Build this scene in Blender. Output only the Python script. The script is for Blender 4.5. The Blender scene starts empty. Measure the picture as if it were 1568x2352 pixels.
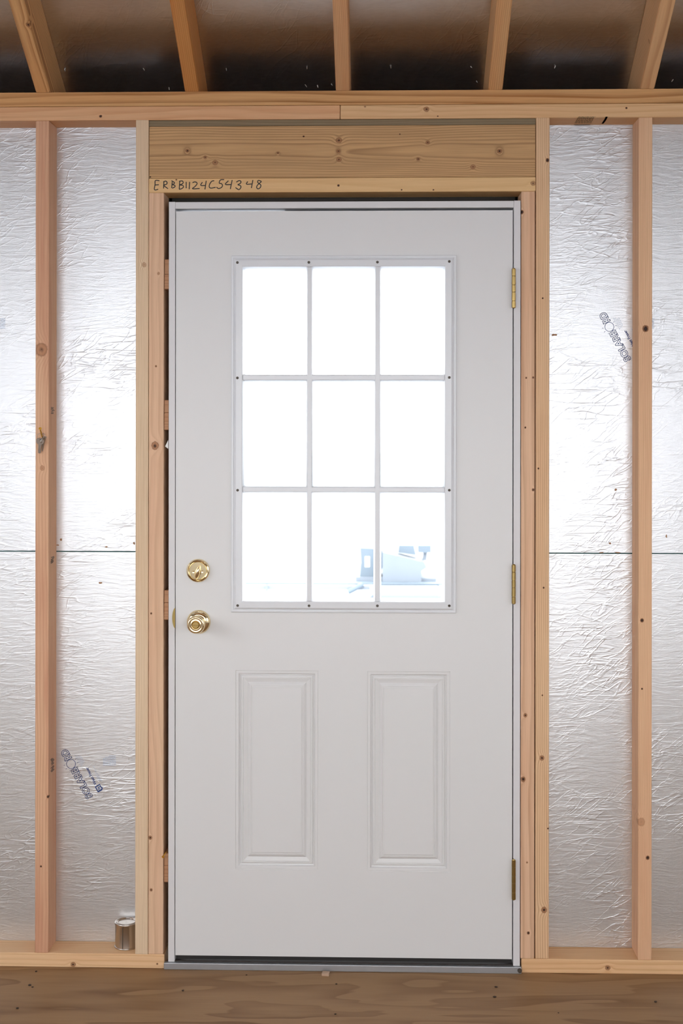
import bpy, bmesh, math, random
from mathutils import Vector, Matrix
random.seed(7)
R = math.radians

# ------------------------------------------------------------------ camera, sky, exposure
F_PX, PX, PY = 3067.0, 784.0, 983.0            # focal length and level principal point in photo pixels
YAW, ROLL, DIST, EYE = R(1.6), 0.0010, 3.65, 1.484
scn = bpy.context.scene
C = scn.collection
cam_d = bpy.data.cameras.new('camera'); cam = bpy.data.objects.new('camera', cam_d); C.objects.link(cam)
cam_d.sensor_fit = 'HORIZONTAL'; cam_d.sensor_width = 24.0
cam_d.lens = F_PX * 24.0 / 1568.0
cam_d.shift_y = -(1176.0 - PY) / 1568.0
cam_d.clip_start = 0.05; cam_d.clip_end = 300
cam_d.dof.use_dof = True; cam_d.dof.focus_distance = DIST; cam_d.dof.aperture_fstop = 6.3
cam.matrix_world = Matrix.Translation((0, -DIST, EYE)) @ Matrix.Rotation(YAW, 4, 'Z') @ Matrix.Rotation(R(90), 4, 'X') @ Matrix.Rotation(ROLL, 4, 'Z')
scn.camera = cam

wd = bpy.data.worlds.new('overcast'); scn.world = wd; wd.use_nodes = True
bg = wd.node_tree.nodes['Background']
bg.inputs[0].default_value = (0.955, 0.975, 1.0, 1); bg.inputs[1].default_value = 5.6
vs = scn.view_settings
vs.view_transform = 'Standard'; vs.look = 'None'; vs.gamma = 1.0; vs.use_curve_mapping = False
vs.exposure = 0.14
scn.cycles.use_denoising = True; scn.cycles.max_bounces = 8; scn.cycles.adaptive_threshold = 0.02

def ray(px, py):
    u, v = px - PX, PY - py
    u, v = u * math.cos(ROLL) - v * math.sin(ROLL), u * math.sin(ROLL) + v * math.cos(ROLL)
    c, s = math.cos(YAW), math.sin(YAW)
    return Vector((c * u - s * F_PX, s * u + c * F_PX, v))
def at(px, py, Y=0.0):                          # photo pixel -> point on the upright plane y = Y
    d = ray(px, py); t = (Y + DIST) / d.y
    return Vector((d.x * t, Y, EYE + d.z * t))
def at_z(px, py, Z):                            # photo pixel -> point on the level plane z = Z
    d = ray(px, py); t = (Z - EYE) / d.z
    return Vector((d.x * t, -DIST + d.y * t, Z))

# ------------------------------------------------------------------ materials
def lin(c):
    return tuple((v / 255 / 12.92) if v / 255 <= 0.04045 else ((v / 255 + 0.055) / 1.055) ** 2.4 for v in c)
def alb(c, k=1.3, sat=1.0):
    m_ = sum(lin(c)) / 3
    return tuple(min(0.92, (m_ + (v - m_) * sat) * k) for v in lin(c))
class G:
    def __init__(s, name):
        s.m = bpy.data.materials.new(name); s.m.use_nodes = True
        s.t = s.m.node_tree; s.n = s.t.nodes; s.p = s.n['Principled BSDF']
    def new(s, t, **kw):
        n = s.n.new(t)
        for k, v in kw.items(): setattr(n, k, v)
        return n
    def put(s, sock, v):
        if isinstance(v, bpy.types.NodeSocket): s.t.links.new(v, sock)
        else: sock.default_value = v
    def math(s, op, a, b=None, c=None, clamp=False):
        n = s.new('ShaderNodeMath', operation=op, use_clamp=clamp)
        s.put(n.inputs[0], a)
        if b is not None: s.put(n.inputs[1], b)
        if c is not None: s.put(n.inputs[2], c)
        return n.outputs[0]
    def xyz(s, x, y, z):
        n = s.new('ShaderNodeCombineXYZ')
        for i, v in enumerate((x, y, z)): s.put(n.inputs[i], v)
        return n.outputs[0]
    def noise(s, vec, scale=1, detail=2, rough=0.5, dist=0.0):
        n = s.new('ShaderNodeTexNoise'); s.put(n.inputs['Vector'], vec)
        n.inputs['Scale'].default_value = scale; n.inputs['Detail'].default_value = detail
        n.inputs['Roughness'].default_value = rough; n.inputs['Distortion'].default_value = dist
        return n.outputs['Fac']
    def ramp(s, fac, stops, interp='LINEAR'):
        n = s.new('ShaderNodeValToRGB'); s.put(n.inputs[0], fac); e = n.color_ramp.elements
        n.color_ramp.interpolation = interp
        while len(e) < len(stops): e.new(0.5)
        for q, (p, c) in zip(e, stops):
            q.position = p; q.color = (c, c, c, 1) if not isinstance(c, tuple) else tuple(c[:3]) + (1,)
        return n.outputs[0]
    def mix(s, fac, a, b, mode='MIX'):
        n = s.new('ShaderNodeMix', data_type='RGBA', blend_type=mode)
        s.put(n.inputs[0], fac)
        for i, v in ((6, a), (7, b)):
            s.put(n.inputs[i], v if isinstance(v, bpy.types.NodeSocket) else tuple(v[:3]) + (1,))
        return n.outputs[2]
    def obj(s):
        n = s.new('ShaderNodeTexCoord'); q = s.new('ShaderNodeSeparateXYZ'); s.t.links.new(n.outputs['Object'], q.inputs[0])
        return q.outputs[0], q.outputs[1], q.outputs[2]
    def bump(s, h, strength, dist):
        n = s.new('ShaderNodeBump'); s.put(n.inputs['Height'], h)
        n.inputs['Strength'].default_value = strength; n.inputs['Distance'].default_value = dist
        s.t.links.new(n.outputs[0], s.p.inputs['Normal'])

def plain(name, col, rough=0.5, metal=0.0, spec=0.5, var=0.05, scale=30, bump=0.0):
    g = G(name); x, y, z = g.obj()
    f = g.noise(g.xyz(x, y, z), scale, 3)
    a = tuple(v * (1 - var) for v in col); b = tuple(min(1, v * (1 + var)) for v in col)
    g.put(g.p.inputs['Base Color'], g.mix(f, a, b))
    g.p.inputs['Roughness'].default_value = rough; g.p.inputs['Metallic'].default_value = metal
    g.p.inputs['Specular IOR Level'].default_value = spec
    if bump: g.bump(g.noise(g.xyz(x, y, z), scale * 8, 3), bump, 0.001)
    return g.m

def wood(name, axis, light, dark, spacing=0.0045, center=(0.16, 0.03), warp=0.006, seed=0.0,
         knots=(), contrast=0.75, streak=None, streak_amt=0.5, k=1.3, sat=0.98):
    """softwood board: growth rings cut by the board's faces; knots = (L, A, B, radius, darkness)"""
    g = G(name); x, y, z = g.obj()
    L, A, B = (x, z, y) if axis == 'x' else ((x, y, z) if axis == 'r' else (z, x, y))
    fibn = g.noise(g.xyz(x, y, z), 160, 2)
    sv = g.xyz(g.math('ADD', L, seed * 3.1), g.math('MULTIPLY', A, 7.0), g.math('MULTIPLY', B, 7.0))
    w = g.math('MULTIPLY', g.math('SUBTRACT', g.noise(sv, 1.3, 2, 0.45), 0.5), warp * 6)
    da, db = g.math('SUBTRACT', A, center[0]), g.math('SUBTRACT', B, center[1])
    r = g.math('SQRT', g.math('ADD', g.math('MULTIPLY', da, da), g.math('MULTIPLY', db, db)))
    r = g.math('ADD', r, w)
    kmask = kdark = None
    for (kl, ka, kb, rad, dk) in knots:
        a = g.math('MULTIPLY', g.math('SUBTRACT', L, kl), 1 / (rad * 1.15))
        b = g.math('MULTIPLY', g.math('SUBTRACT', A, ka), 1 / rad)
        c = g.math('MULTIPLY', g.math('SUBTRACT', B, kb), 0.25 / rad)
        d2 = g.math('ADD', g.math('ADD', g.math('MULTIPLY', a, a), g.math('MULTIPLY', b, b)), g.math('MULTIPLY', c, c))
        if rad > 0.003:
            bend = g.math('DIVIDE', rad * 0.9, g.math('ADD', g.math('MULTIPLY', g.math('MULTIPLY', d2, d2), 0.08), 1.0))
            r = g.math('ADD', r, bend)
        d = g.math('SQRT', d2); d = g.math('ADD', d, g.math('MULTIPLY', g.math('SUBTRACT', fibn, 0.5), 0.5))
        core = g.math('MULTIPLY', g.math('MULTIPLY', g.math('SUBTRACT', 1.15, d, clamp=True), 4.0, clamp=True), min(1.0, 0.35 + 0.6 * dk))
        ringd = g.math('MULTIPLY', g.math('SUBTRACT', 0.22, g.math('ABSOLUTE', g.math('SUBTRACT', d, 0.95)), clamp=True), 2.4 * dk)
        inner = g.math('MULTIPLY', g.math('SUBTRACT', 0.30 + 0.62 * dk * dk, d, clamp=True), 2.6 * dk, clamp=True)
        dkm = g.math('MAXIMUM', inner, ringd)
        kmask = core if kmask is None else g.math('MAXIMUM', kmask, core)
        kdark = dkm if kdark is None else g.math('MAXIMUM', kdark, dkm)
    sp = g.math('FRACT', g.math('DIVIDE', r, spacing))
    late = g.ramp(sp, [(0.0, 0.05), (0.45, 0.15), (0.86, 1.0), (0.97, 0.35), (1.0, 0.05)])
    amp = g.math('MULTIPLY', late, g.math('MULTIPLY_ADD', g.noise(sv, 2.3, 3), 0.9, 0.1))
    base = g.mix(g.math('MULTIPLY', amp, contrast * 1.5, clamp=True), alb(light, k, sat * 0.95), alb(dark, k, sat))
    big = g.noise(g.xyz(g.math('ADD', L, seed * 5.7 + 2), g.math('MULTIPLY', A, 14), g.math('MULTIPLY', B, 9)), 1.7, 3, 0.6)
    sc = streak or tuple(int(v * q) for v, q in zip(light, (0.95, 0.84, 0.76)))
    base = g.mix(g.math('MULTIPLY', g.math('MULTIPLY_ADD', big, 3.2, -1.35, clamp=True), streak_amt), base, alb(sc, k, sat))
    fib = g.noise(g.xyz(g.math('MULTIPLY', L, 9), g.math('MULTIPLY', A, 420), g.math('MULTIPLY', B, 420)), 1, 3, 0.6)
    base = g.mix(g.math('MULTIPLY', g.math('MULTIPLY_ADD', fib, 2.4, -0.9, clamp=True), 0.30), base, alb(dark, k * 0.85, sat))
    if kmask is not None:
        base = g.mix(kmask, base, alb((138, 92, 60), k)); base = g.mix(kdark, base, lin((50, 30, 20)))
    g.put(g.p.inputs['Base Color'], base)
    g.p.inputs['Roughness'].default_value = 0.62; g.p.inputs['Specular IOR Level'].default_value = 0.3
    g.bump(g.math('ADD', g.math('MULTIPLY', fib, 0.5), amp), 0.25, 0.0006)
    return g.m

def foil(name, rough=0.37, dark=False):
    """radiant-barrier foil: metal film wrinkled in the horizontal direction, with a fine woven emboss"""
    g = G(name); x, y, z = g.obj()
    wz = g.math('ADD', z, g.math('MULTIPLY', g.noise(g.xyz(x, y, z), 6, 2), 0.05))
    v = g.xyz(g.math('MULTIPLY', x, 13), y, g.math('MULTIPLY', wz, 115))
    n1 = g.noise(v, 1.0, 3, 0.6, 0.5)
    n3 = g.noise(g.xyz(x, y, z), 5, 3)
    def crease(ax_, az_, sx, sz, w, off):       # thin sharp folds: narrow ridges of a stretched noise
        c = g.noise(g.xyz(g.math('ADD', g.math('MULTIPLY', x, sx), g.math('MULTIPLY', z, az_)), off, g.math('ADD', g.math('MULTIPLY', z, sz), g.math('MULTIPLY', x, ax_))), 1.0, 2, 0.5, 0.6)
        return g.math('SUBTRACT', 1.0, g.math('MULTIPLY', g.math('ABSOLUTE', g.math('SUBTRACT', c, 0.5)), w), clamp=True)
    cr = g.math('ADD', crease(0.0, 0.0, 7, 42, 22, 1.0), crease(-22.0, 5.0, 10, 30, 26, 4.0))
    cr = g.math('MULTIPLY', cr, g.math('MULTIPLY_ADD', n3, 3.0, -1.1, clamp=True))
    weave = g.math('MAXIMUM', g.math('SINE', g.math('MULTIPLY', x, 2 * math.pi / 0.0042)), g.math('SINE', g.math('MULTIPLY', z, 2 * math.pi / 0.0042)))
    h = g.math('ADD', g.math('ADD', g.math('MULTIPLY', n1, 0.85), g.math('MULTIPLY', cr, 0.55)), g.math('MULTIPLY', weave, 0.035))
    g.bump(h, 0.5, 0.0011)
    col = g.mix(g.noise(v, 3.0, 1), (0.66, 0.665, 0.68), (0.78, 0.785, 0.80))
    g.put(g.p.inputs['Base Color'], col)
    g.p.inputs['Metallic'].default_value = 1.0; g.p.inputs['Roughness'].default_value = rough
    g.p.inputs['Anisotropic'].default_value = 0.30   # level wrinkles smear reflections up and down
    g.t.links.new(g.xyz(0.0, 0.0, 1.0), g.p.inputs['Tangent'])
    return g.m

def plywood(name):
    g = G(name); x, y, z = g.obj()
    v = g.xyz(g.math('MULTIPLY', x, 1.1), g.math('MULTIPLY', y, 5.5), 0.0)
    f = g.noise(v, 1.0, 3, 0.5, 0.25)
    lv = g.math('FRACT', g.math('MULTIPLY', f, 7.5))
    band = g.ramp(lv, [(0.0, 0.0), (0.35, 0.12), (0.78, 0.75), (0.93, 1.0), (1.0, 0.0)])
    mod = g.math('MULTIPLY_ADD', g.noise(g.xyz(g.math('MULTIPLY', x, 1.5), g.math('MULTIPLY', y, 6), 3.0), 1.3, 2), 1.6, -0.25, clamp=True)
    col = g.mix(g.math('MULTIPLY', band, mod), alb((158, 124, 88), 1.0), alb((112, 76, 44), 1.0))
    fib = g.noise(g.xyz(g.math('MULTIPLY', x, 8), g.math('MULTIPLY', y, 260), 0.0), 1, 3)
    col = g.mix(g.math('MULTIPLY', g.math('MULTIPLY_ADD', fib, 2.2, -0.7, clamp=True), 0.22), col, alb((106, 79, 54), 1.0))
    g.put(g.p.inputs['Base Color'], col)
    g.p.inputs['Roughness'].default_value = 0.55; g.p.inputs['Specular IOR Level'].default_value = 0.3
    g.bump(fib, 0.2, 0.0005)
    return g.m

def glass_mat():
    m = bpy.data.materials.new('window_glass'); m.use_nodes = True; t = m.node_tree; t.nodes.clear()
    o = t.nodes.new('ShaderNodeOutputMaterial'); mx = t.nodes.new('ShaderNodeMixShader')
    tr = t.nodes.new('ShaderNodeBsdfTransparent'); gl = t.nodes.new('ShaderNodeBsdfGlossy'); fr = t.nodes.new('ShaderNodeFresnel')
    tr.inputs[0].default_value = (0.93, 0.96, 0.97, 1); gl.inputs['Roughness'].default_value = 0.02; fr.inputs[0].default_value = 1.45
    t.links.new(fr.outputs[0], mx.inputs[0]); t.links.new(tr.outputs[0], mx.inputs[1]); t.links.new(gl.outputs[0], mx.inputs[2])
    t.links.new(mx.outputs[0], o.inputs[0]); return m

M = dict(
    foil=foil('foil'), roof_foil=foil('roof_foil', 0.30), ply=plywood('plywood'), glass=glass_mat(),
    door=plain('door_paint', (0.72, 0.72, 0.72), 0.42, var=0.012, scale=6),
    jamb=plain('jamb_paint', (0.70, 0.69, 0.70), 0.5, var=0.02, scale=12),
    plastic=plain('white_plastic', (0.74, 0.76, 0.79), 0.3, var=0.01),
    brass=plain('polished_brass', (0.86, 0.71, 0.44), 0.12, 1.0, var=0.02),
    hinge=plain('aged_brass', (0.38, 0.265, 0.10), 0.28, 1.0, var=0.1, scale=60),
    screw_dark=plain('dark_screw', (0.10, 0.085, 0.07), 0.45, 0.6, var=0.2, scale=400),
    black=plain('black_rubber', (0.012, 0.011, 0.011), 0.6, var=0.2),
    saddle=plain('dark_saddle', (0.030, 0.020, 0.016), 0.6, var=0.2, scale=80),
    alu=plain('mill_aluminium', (0.42, 0.43, 0.45), 0.45, 0.75, var=0.06, scale=40),
    siding=plain('dark_siding', (0.030, 0.022, 0.016), 0.7, var=0.2),
    spacer=plain('grey_spacer', alb((112, 98, 76), 1.2), 0.8, var=0.22, scale=90, bump=0.4),
    tin=plain('tin_plate', (0.56, 0.51, 0.46), 0.26, 1.0, var=0.05, scale=60),
    nickel=plain('nickel', (0.46, 0.43, 0.40), 0.34, 1.0, var=0.06, scale=200),
    yellow=plain('yellow_zinc', (0.80, 0.48, 0.09), 0.35, 0.85, var=0.1, scale=300),
    ink=plain('black_marker', (0.012, 0.012, 0.014), 0.6, var=0.1),
    blue=plain('blue_ink', (0.02, 0.055, 0.22), 0.55, var=0.1),
    paleblue=plain('pale_blue_ink', (0.33, 0.45, 0.66), 0.5, var=0.1),
    grey_ink=plain('grey_stamp_ink', (0.085, 0.062, 0.05), 0.7, var=0.2),
    teal=plain('teal_edge_paint', (0.015, 0.085, 0.082), 0.6, var=0.15),
    flake=plain('brown_flake', (0.36, 0.20, 0.10), 0.8, var=0.35, scale=300),
    crumb=plain('dark_crumb', (0.05, 0.03, 0.02), 0.85, var=0.3, scale=300),
    paper=plain('white_paper', (0.80, 0.79, 0.77), 0.6, var=0.02),
    ground=plain('pale_gravel', (0.54, 0.575, 0.62), 0.9, var=0.1, scale=2),
    steel_far=plain('blue_grey_paint', (0.155, 0.19, 0.225), 0.5, var=0.08, scale=5),
    pale_far=plain('pale_grey_paint', (0.215, 0.24, 0.275), 0.5, var=0.06, scale=5),
    white_far=plain('light_grey_paint', (0.25, 0.27, 0.30), 0.5, var=0.04, scale=5),
    tyre=plain('tyre_rubber', (0.16, 0.19, 0.22), 0.8, var=0.1),
)

# ------------------------------------------------------------------ object helpers
WL = {}                                          # world location of every object (parents are never rotated)
def link(o, parent=None, loc=(0, 0, 0)):
    C.objects.link(o); loc = Vector(loc); WL[o.name] = loc
    if parent is not None:
        o.parent = parent; o.location = loc - WL[parent.name]
    else: o.location = loc
    return o
def tag(o, label=None, cat=None, group=None, kind=None):
    for k, v in (('label', label), ('category', cat), ('group', group), ('kind', kind)):
        if v: o[k] = v
    return o
def empty(name, loc, parent=None, **kw):
    o = bpy.data.objects.new(name, None); o.empty_display_size = 0.05
    return tag(link(o, parent, loc), **kw)
def mk(name, bm, mat, parent=None, loc=(0, 0, 0), smooth=False, rot=None, **kw):
    me = bpy.data.meshes.new(name); bmesh.ops.recalc_face_normals(bm, faces=bm.faces); bm.to_mesh(me); bm.free()
    me.materials.append(mat)
    if smooth:
        for p in me.polygons: p.use_smooth = True
    o = bpy.data.objects.new(name, me); link(o, parent, loc)
    if rot: o.rotation_euler = rot
    return tag(o, **kw)
def box(bm, x0, x1, y0, y1, z0, z1, bev=0.0, seg=2):
    b = bmesh.new(); bmesh.ops.create_cube(b, size=1)
    for v in b.verts: v.co = Vector(((x0 + x1) / 2 + v.co.x * (x1 - x0), (y0 + y1) / 2 + v.co.y * (y1 - y0), (z0 + z1) / 2 + v.co.z * (z1 - z0)))
    if bev: bmesh.ops.bevel(b, geom=b.edges[:], offset=bev, segments=seg, affect='EDGES', profile=0.5)
    join(bm, b)
def join(bm, b):
    mp = {v: bm.verts.new(v.co) for v in b.verts}
    for f in b.faces:
        try: bm.faces.new([mp[v] for v in f.verts])
        except ValueError: pass
    b.free()
def board(name, x0, x1, y0, y1, z0, z1, mat, parent, bev=0.0022, **kw):
    c = Vector(((x0 + x1) / 2, (y0 + y1) / 2, (z0 + z1) / 2)); bm = bmesh.new()
    box(bm, x0 - c.x, x1 - c.x, y0 - c.y, y1 - c.y, z0 - c.z, z1 - c.z, bev)
    return mk(name, bm, mat, parent, c, **kw)
def lathe(bm, prof, seg=40, off=(0, 0, 0)):
    rings = []
    for r, h in prof:
        rings.append([bm.verts.new((off[0] + r * math.cos(2 * math.pi * i / seg), off[1] + r * math.sin(2 * math.pi * i / seg), off[2] + h)) for i in range(seg)] if r > 1e-6 else [bm.verts.new((off[0], off[1], off[2] + h))])
    for a, b in zip(rings, rings[1:]):
        for i in range(seg):
            j = (i + 1) % seg
            f = [a[i], a[j], b[j], b[i]] if len(a) > 1 and len(b) > 1 else ([a[i], a[j], b[0]] if len(a) > 1 else [a[0], b[j], b[i]])
            if len(set(f)) > 2: bm.faces.new(f)
def tube(bm, pts, r, seg=6, flat=None, cap=True):
    pts = [Vector(p) for p in pts]; rings = []
    for i, p in enumerate(pts):
        t = (pts[min(i + 1, len(pts) - 1)] - pts[max(i - 1, 0)]).normalized()
        ref = Vector((0, 1, 0)) if abs(t.y) < 0.9 else Vector((1, 0, 0))
        a = t.cross(ref).normalized(); b = a.cross(t).normalized()
        rings.append([bm.verts.new(p + a * r * math.cos(2 * math.pi * k / seg) + b * (flat or r) * math.sin(2 * math.pi * k / seg)) for k in range(seg)])
    for a, b in zip(rings, rings[1:]):
        for i in range(seg): bm.faces.new([a[i], a[(i + 1) % seg], b[(i + 1) % seg], b[i]])
    if cap: bm.faces.new(rings[0][::-1]); bm.faces.new(rings[-1])
def prism(bm, poly, y0, y1):                     # polygon in (x, z) extruded along y
    a = [bm.verts.new((x, y0, z)) for x, z in poly]; b = [bm.verts.new((x, y1, z)) for x, z in poly]
    bm.faces.new(a); bm.faces.new(b[::-1]); n = len(a)
    for i in range(n): bm.faces.new([a[i], b[i], b[(i + 1) % n], a[(i + 1) % n]])
def ring_profile(bm, x0, x1, z0, z1, prof, fill=False):
    loops = [[bm.verts.new((x, y, z)) for x, z in ((x0 + i, z0 + i), (x1 - i, z0 + i), (x1 - i, z1 - i), (x0 + i, z1 - i))] for i, y in prof]
    for a, b in zip(loops, loops[1:]):
        for k in range(4): bm.faces.new([a[k], a[(k + 1) % 4], b[(k + 1) % 4], b[k]])
    if fill: bm.faces.new(loops[-1])
def kn(c, axis, depth, *ks):                     # knots given by photo pixel (px, py, radius px, darkness) on the room face
    out = []
    for px, py, r, d in ks:
        p = at(px, py) - Vector(c); out.append(((p.x if axis == 'x' else p.z), (p.z if axis == 'x' else p.x), -depth / 2, r * 0.00121, d))
    return out

# ------------------------------------------------------------------ levels of the framing (metres)
X = lambda px: at(px, 1200).x
Z = lambda py: at(784, py).z
FLOOR, SOLE, PL0, PL1, PL2 = 0.0, 0.0385, 2.329, 2.367, 2.407
HD0, HD1, HP0 = Z(408), 2.3115, Z(441)
DEP, FOIL_Y = 0.089, 0.089
WX0, WX1 = -3.0, 3.0
PITCH = math.atan(0.6); RAFT_D = 0.140; BACK = -4.9; RIDGE_Y = BACK / 2
OPX0, OPX1, OPZ0, OPZ = -2.3, 1.9, 0.82, 2.17    # wide window opening behind the camera

# ------------------------------------------------------------------ floor and ground
bm = bmesh.new(); box(bm, WX0, WX1, BACK - 0.1, 0.115, -0.15, 0.0)
mk('floor', bm, M['ply'], kind='structure', label='bare plywood subfloor with swirling brown grain')
bm = bmesh.new(); box(bm, -60, 60, -60, 90, -0.7, -0.5)
mk('ground', bm, M['ground'], kind='structure', label='bright pale ground outside beyond the door glass')

# ------------------------------------------------------------------ front wall: siding, sheathing, framing
wl = bmesh.new()
ox0, ox1, oz = X(376), X(1196), HP0
box(wl, WX0, ox0 + 0.006, 0.103, 0.118, -0.15, PL2); box(wl, ox1 - 0.006, WX1, 0.103, 0.118, -0.15, PL2)
box(wl, ox0, ox1, 0.103, 0.118, oz - 0.012, PL2)
wall = mk('wall_front', wl, M['siding'], kind='structure', label='stud framed wall sheathed with shiny foil-faced panels around a white door')

seamz = at(1000, 1269.5, FOIL_Y).z
for (a, b) in ((WX0, X(341)), (X(1230), WX1)):
    for (z0, z1, nm) in ((0.0, seamz - 0.0017, 'lower'), (seamz + 0.0017, PL2 - 0.002, 'upper')):
        side = 'left' if a < 0 and b < 0 else 'right'
        p = board('sheathing_panel', a, b, FOIL_Y, 0.103, z0, z1, M['foil'], wall, bev=0.0, label='%s silver foil-faced sheathing panel on the %s of the door' % (nm, side))
        globals()['panel_%s_%s' % (nm, side)] = p

for (a, b) in ((WX0, X(341)), (X(1230), WX1)):
    board('painted_edge', a, b, FOIL_Y + 0.004, 0.103, seamz - 0.0016, seamz + 0.0016, M['teal'], wall, bev=0.0)

def stud(name, px0, px1, z0, z1, label, ks=(), **w):
    w.setdefault('k', 1.45); w.setdefault('sat', 0.82)  # studs paler than plates: mid-wall window light put into the wood colour
    x0, x1 = X(px0), X(px1); c = ((x0 + x1) / 2, DEP / 2, (z0 + z1) / 2)
    m = wood(name + '_wood', 'z', knots=kn(c, 'z', DEP, *ks), **w)
    return board(name, x0, x1, 0, DEP, z0, z1, m, wall, label=label)
S = []
S.append(stud('stud', 81, 112, SOLE, PL0, 'reddish stud near the left edge with keys hanging on it',
    [(95, 803, 13, 0.55), (94, 1990, 2.2, 1), (110, 1830, 3, 1), (97, 1075, 5, 0.35)], light=(196, 150, 110), dark=(160, 108, 70), spacing=0.0062, center=(0.10, 0.06), seed=1, contrast=0.5, streak=(170, 108, 76), streak_amt=0.75))
S.append(stud('king_stud', 311, 340.5, SOLE - 0.001, PL0 + 0.001, 'full height stud with tight straight grain left of the door',
    [(331, 608, 5, 0.3)], light=(206, 180, 144), dark=(160, 128, 90), spacing=0.0043, center=(0.30, 0.0), warp=0.0012, seed=2, contrast=0.9, streak_amt=0.25))
S.append(stud('jack_stud', 341.2, 375.5, SOLE, HP0, 'pinkish trimmer stud carrying the header on the left',
    [(356, 1024, 8, 0.75), (345, 1924, 4, 0.8), (358, 841, 2.2, 0.8), (347, 2044, 3, 0.8), (347, 1409, 2.2, 0.9), (364, 628, 3, 0.5)], light=(200, 162, 124), dark=(168, 124, 88), spacing=0.0085, center=(0.06, 0.09), seed=3, contrast=0.6, streak=(192, 144, 112), streak_amt=0.5))
S.append(stud('jack_stud', 1196, 1227.6, SOLE, HP0, 'pale trimmer stud with wavy grain beside the door hinges',
    [(1198, 487, 4, 1), (1206, 982, 2, 1), (1224, 1125, 3, 0.9), (1206, 1643, 4, 0.8), (1201, 1790, 5, 0.9), (1210, 1981, 2, 0.7), (1213, 2143, 3, 1), (1224, 867, 2.2, 0.9), (1208, 868, 2, 0.9)],
    light=(200, 160, 122), dark=(160, 114, 78), spacing=0.0115, center=(0.05, 0.06), seed=4, contrast=0.7, warp=0.004, streak_amt=0.35))
S.append(stud('king_stud', 1229.6, 1261, SOLE, PL0 + 0.001, 'full height stud with knots right of the door',
    [(1257, 368, 4, 1), (1246, 685, 1.8, 1), (1236, 1076, 2, 1), (1248, 1350, 2, 1), (1244, 1741, 5, 0.8), (1249, 2090, 6, 0.8), (1258, 1903, 1.8, 1), (1245, 1597, 1.8, 0.9)],
    light=(202, 164, 118), dark=(158, 112, 68), spacing=0.0052, center=(0.13, 0.03), warp=0.003, seed=5, contrast=0.75, streak_amt=0.3))
S.append(stud('stud', 1465.5, 1497, SOLE, PL0, 'tall stud with a black knot near the right edge',
    [(1482, 755, 6.5, 1), (1474, 1425, 4, 1), (1474, 1582, 2, 1), (1487, 1970, 4, 1), (1472, 1888, 8, 0.25)], light=(202, 158, 114), dark=(170, 122, 80), spacing=0.0045, center=(0.2, 0.02), warp=0.002, seed=6, contrast=0.6, streak=(188, 132, 94), streak_amt=0.5))

def plate(name, x0, x1, z0, z1, label, ks=(), y0=0.0, y1=DEP, bev=0.0022, **w):
    c = ((x0 + x1) / 2, (y0 + y1) / 2, (z0 + z1) / 2)
    m = wood(name + '_wood', 'x', knots=kn(c, 'x', y1 - y0, *ks), **w)
    return board(name, x0, x1, y0, y1, z0, z1, m, wall, bev, label=label)
jx = X(780)
plate('top_plate', WX0, WX1, PL1 + 0.0006, PL2, 'upper of the two long top plates with strong amber grain', light=(196, 150, 96), dark=(136, 88, 42), spacing=0.0105, center=(0.04, 0.03), warp=0.004, seed=11, contrast=1.0, streak_amt=0.35)
plate('top_plate', WX0, jx - 0.0006, PL0, PL1, 'lower top plate left of the joint over the door', [(231, 267, 3, 1)], light=(202, 158, 116), dark=(172, 122, 80), spacing=0.008, center=(0.06, 0.1), seed=12, contrast=0.55, streak_amt=0.5)
lower_r = plate('top_plate', jx + 0.0006, WX1, PL0, PL1, 'lower top plate right of the joint with a round knot', [(979, 251, 5.5, 0.7), (1438, 248, 2.2, 1), (838, 245, 2, 0.6), (1005, 267, 1.5, 1)], light=(204, 166, 120), dark=(178, 132, 88), spacing=0.007, center=(0.07, 0.09), seed=13, contrast=0.5, streak_amt=0.3)
hx0, hx1 = X(341), X(1229)
plate('header_spacer', hx0, hx1, HD1 + 0.0008, PL0 - 0.0006, 'thin greyish strip packed above the door header', y0=0.004, bev=0.0005, light=(124, 108, 82), dark=(98, 84, 62), spacing=0.006, seed=14, streak_amt=0.3)
plate('header', hx0 + 0.0004, hx1 - 0.0004, HD0 + 0.0006, HD1, 'wide weathered header board over the door with knots',
    [(430, 346, 4, 0.8), (471, 361, 3.6, 0.7), (494, 373, 5.5, 0.6), (638, 351, 2.5, 0.8), (778, 322, 6, 0.7), (777, 347, 4, 0.7), (778, 366, 5, 0.65), (982, 327, 4, 0.75), (960, 365, 3.6, 0.8), (1147, 347, 5, 0.8), (1086, 383, 5, 0.55), (918, 308, 1.6, 1), (697, 313, 2, 1), (345, 406, 1.6, 1)],
    y0=0.0015, light=(186, 146, 98), dark=(122, 88, 54), spacing=0.0052, center=(0.004, 0.0), warp=0.006, seed=15, contrast=0.75, streak=(150, 120, 84), streak_amt=0.5)
hplate = plate('header_plate', hx0, hx1, HP0, HD0, 'pale flat board under the header with marker writing', [(777, 426, 2.4, 1), (922, 436, 1.6, 1), (995, 436, 1.6, 1), (1224, 421, 5, 0.6), (405, 413, 1.8, 0.9)],
    light=(204, 168, 118), dark=(184, 144, 96), spacing=0.011, center=(0.05, 0.12), seed=16, contrast=0.4, streak_amt=0.25)
plate('sole_plate', WX0, X(378), 0.0, SOLE, 'bottom plate left of the door holding a paint tin', [(168, 2215, 5, 0.75), (361, 2214, 2, 0.8)], light=(212, 178, 136), dark=(182, 138, 96), spacing=0.0075, center=(0.07, 0.05), warp=0.003, seed=17, contrast=0.6, streak_amt=0.3)
plate('sole_plate', X(1198), WX1, 0.0, SOLE, 'bottom plate right of the door with one round knot', [(1395, 2223, 5, 0.75)], light=(208, 172, 128), dark=(172, 124, 80), spacing=0.008, center=(0.05, 0.04), warp=0.003, seed=18, contrast=0.7, streak_amt=0.3)

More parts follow.
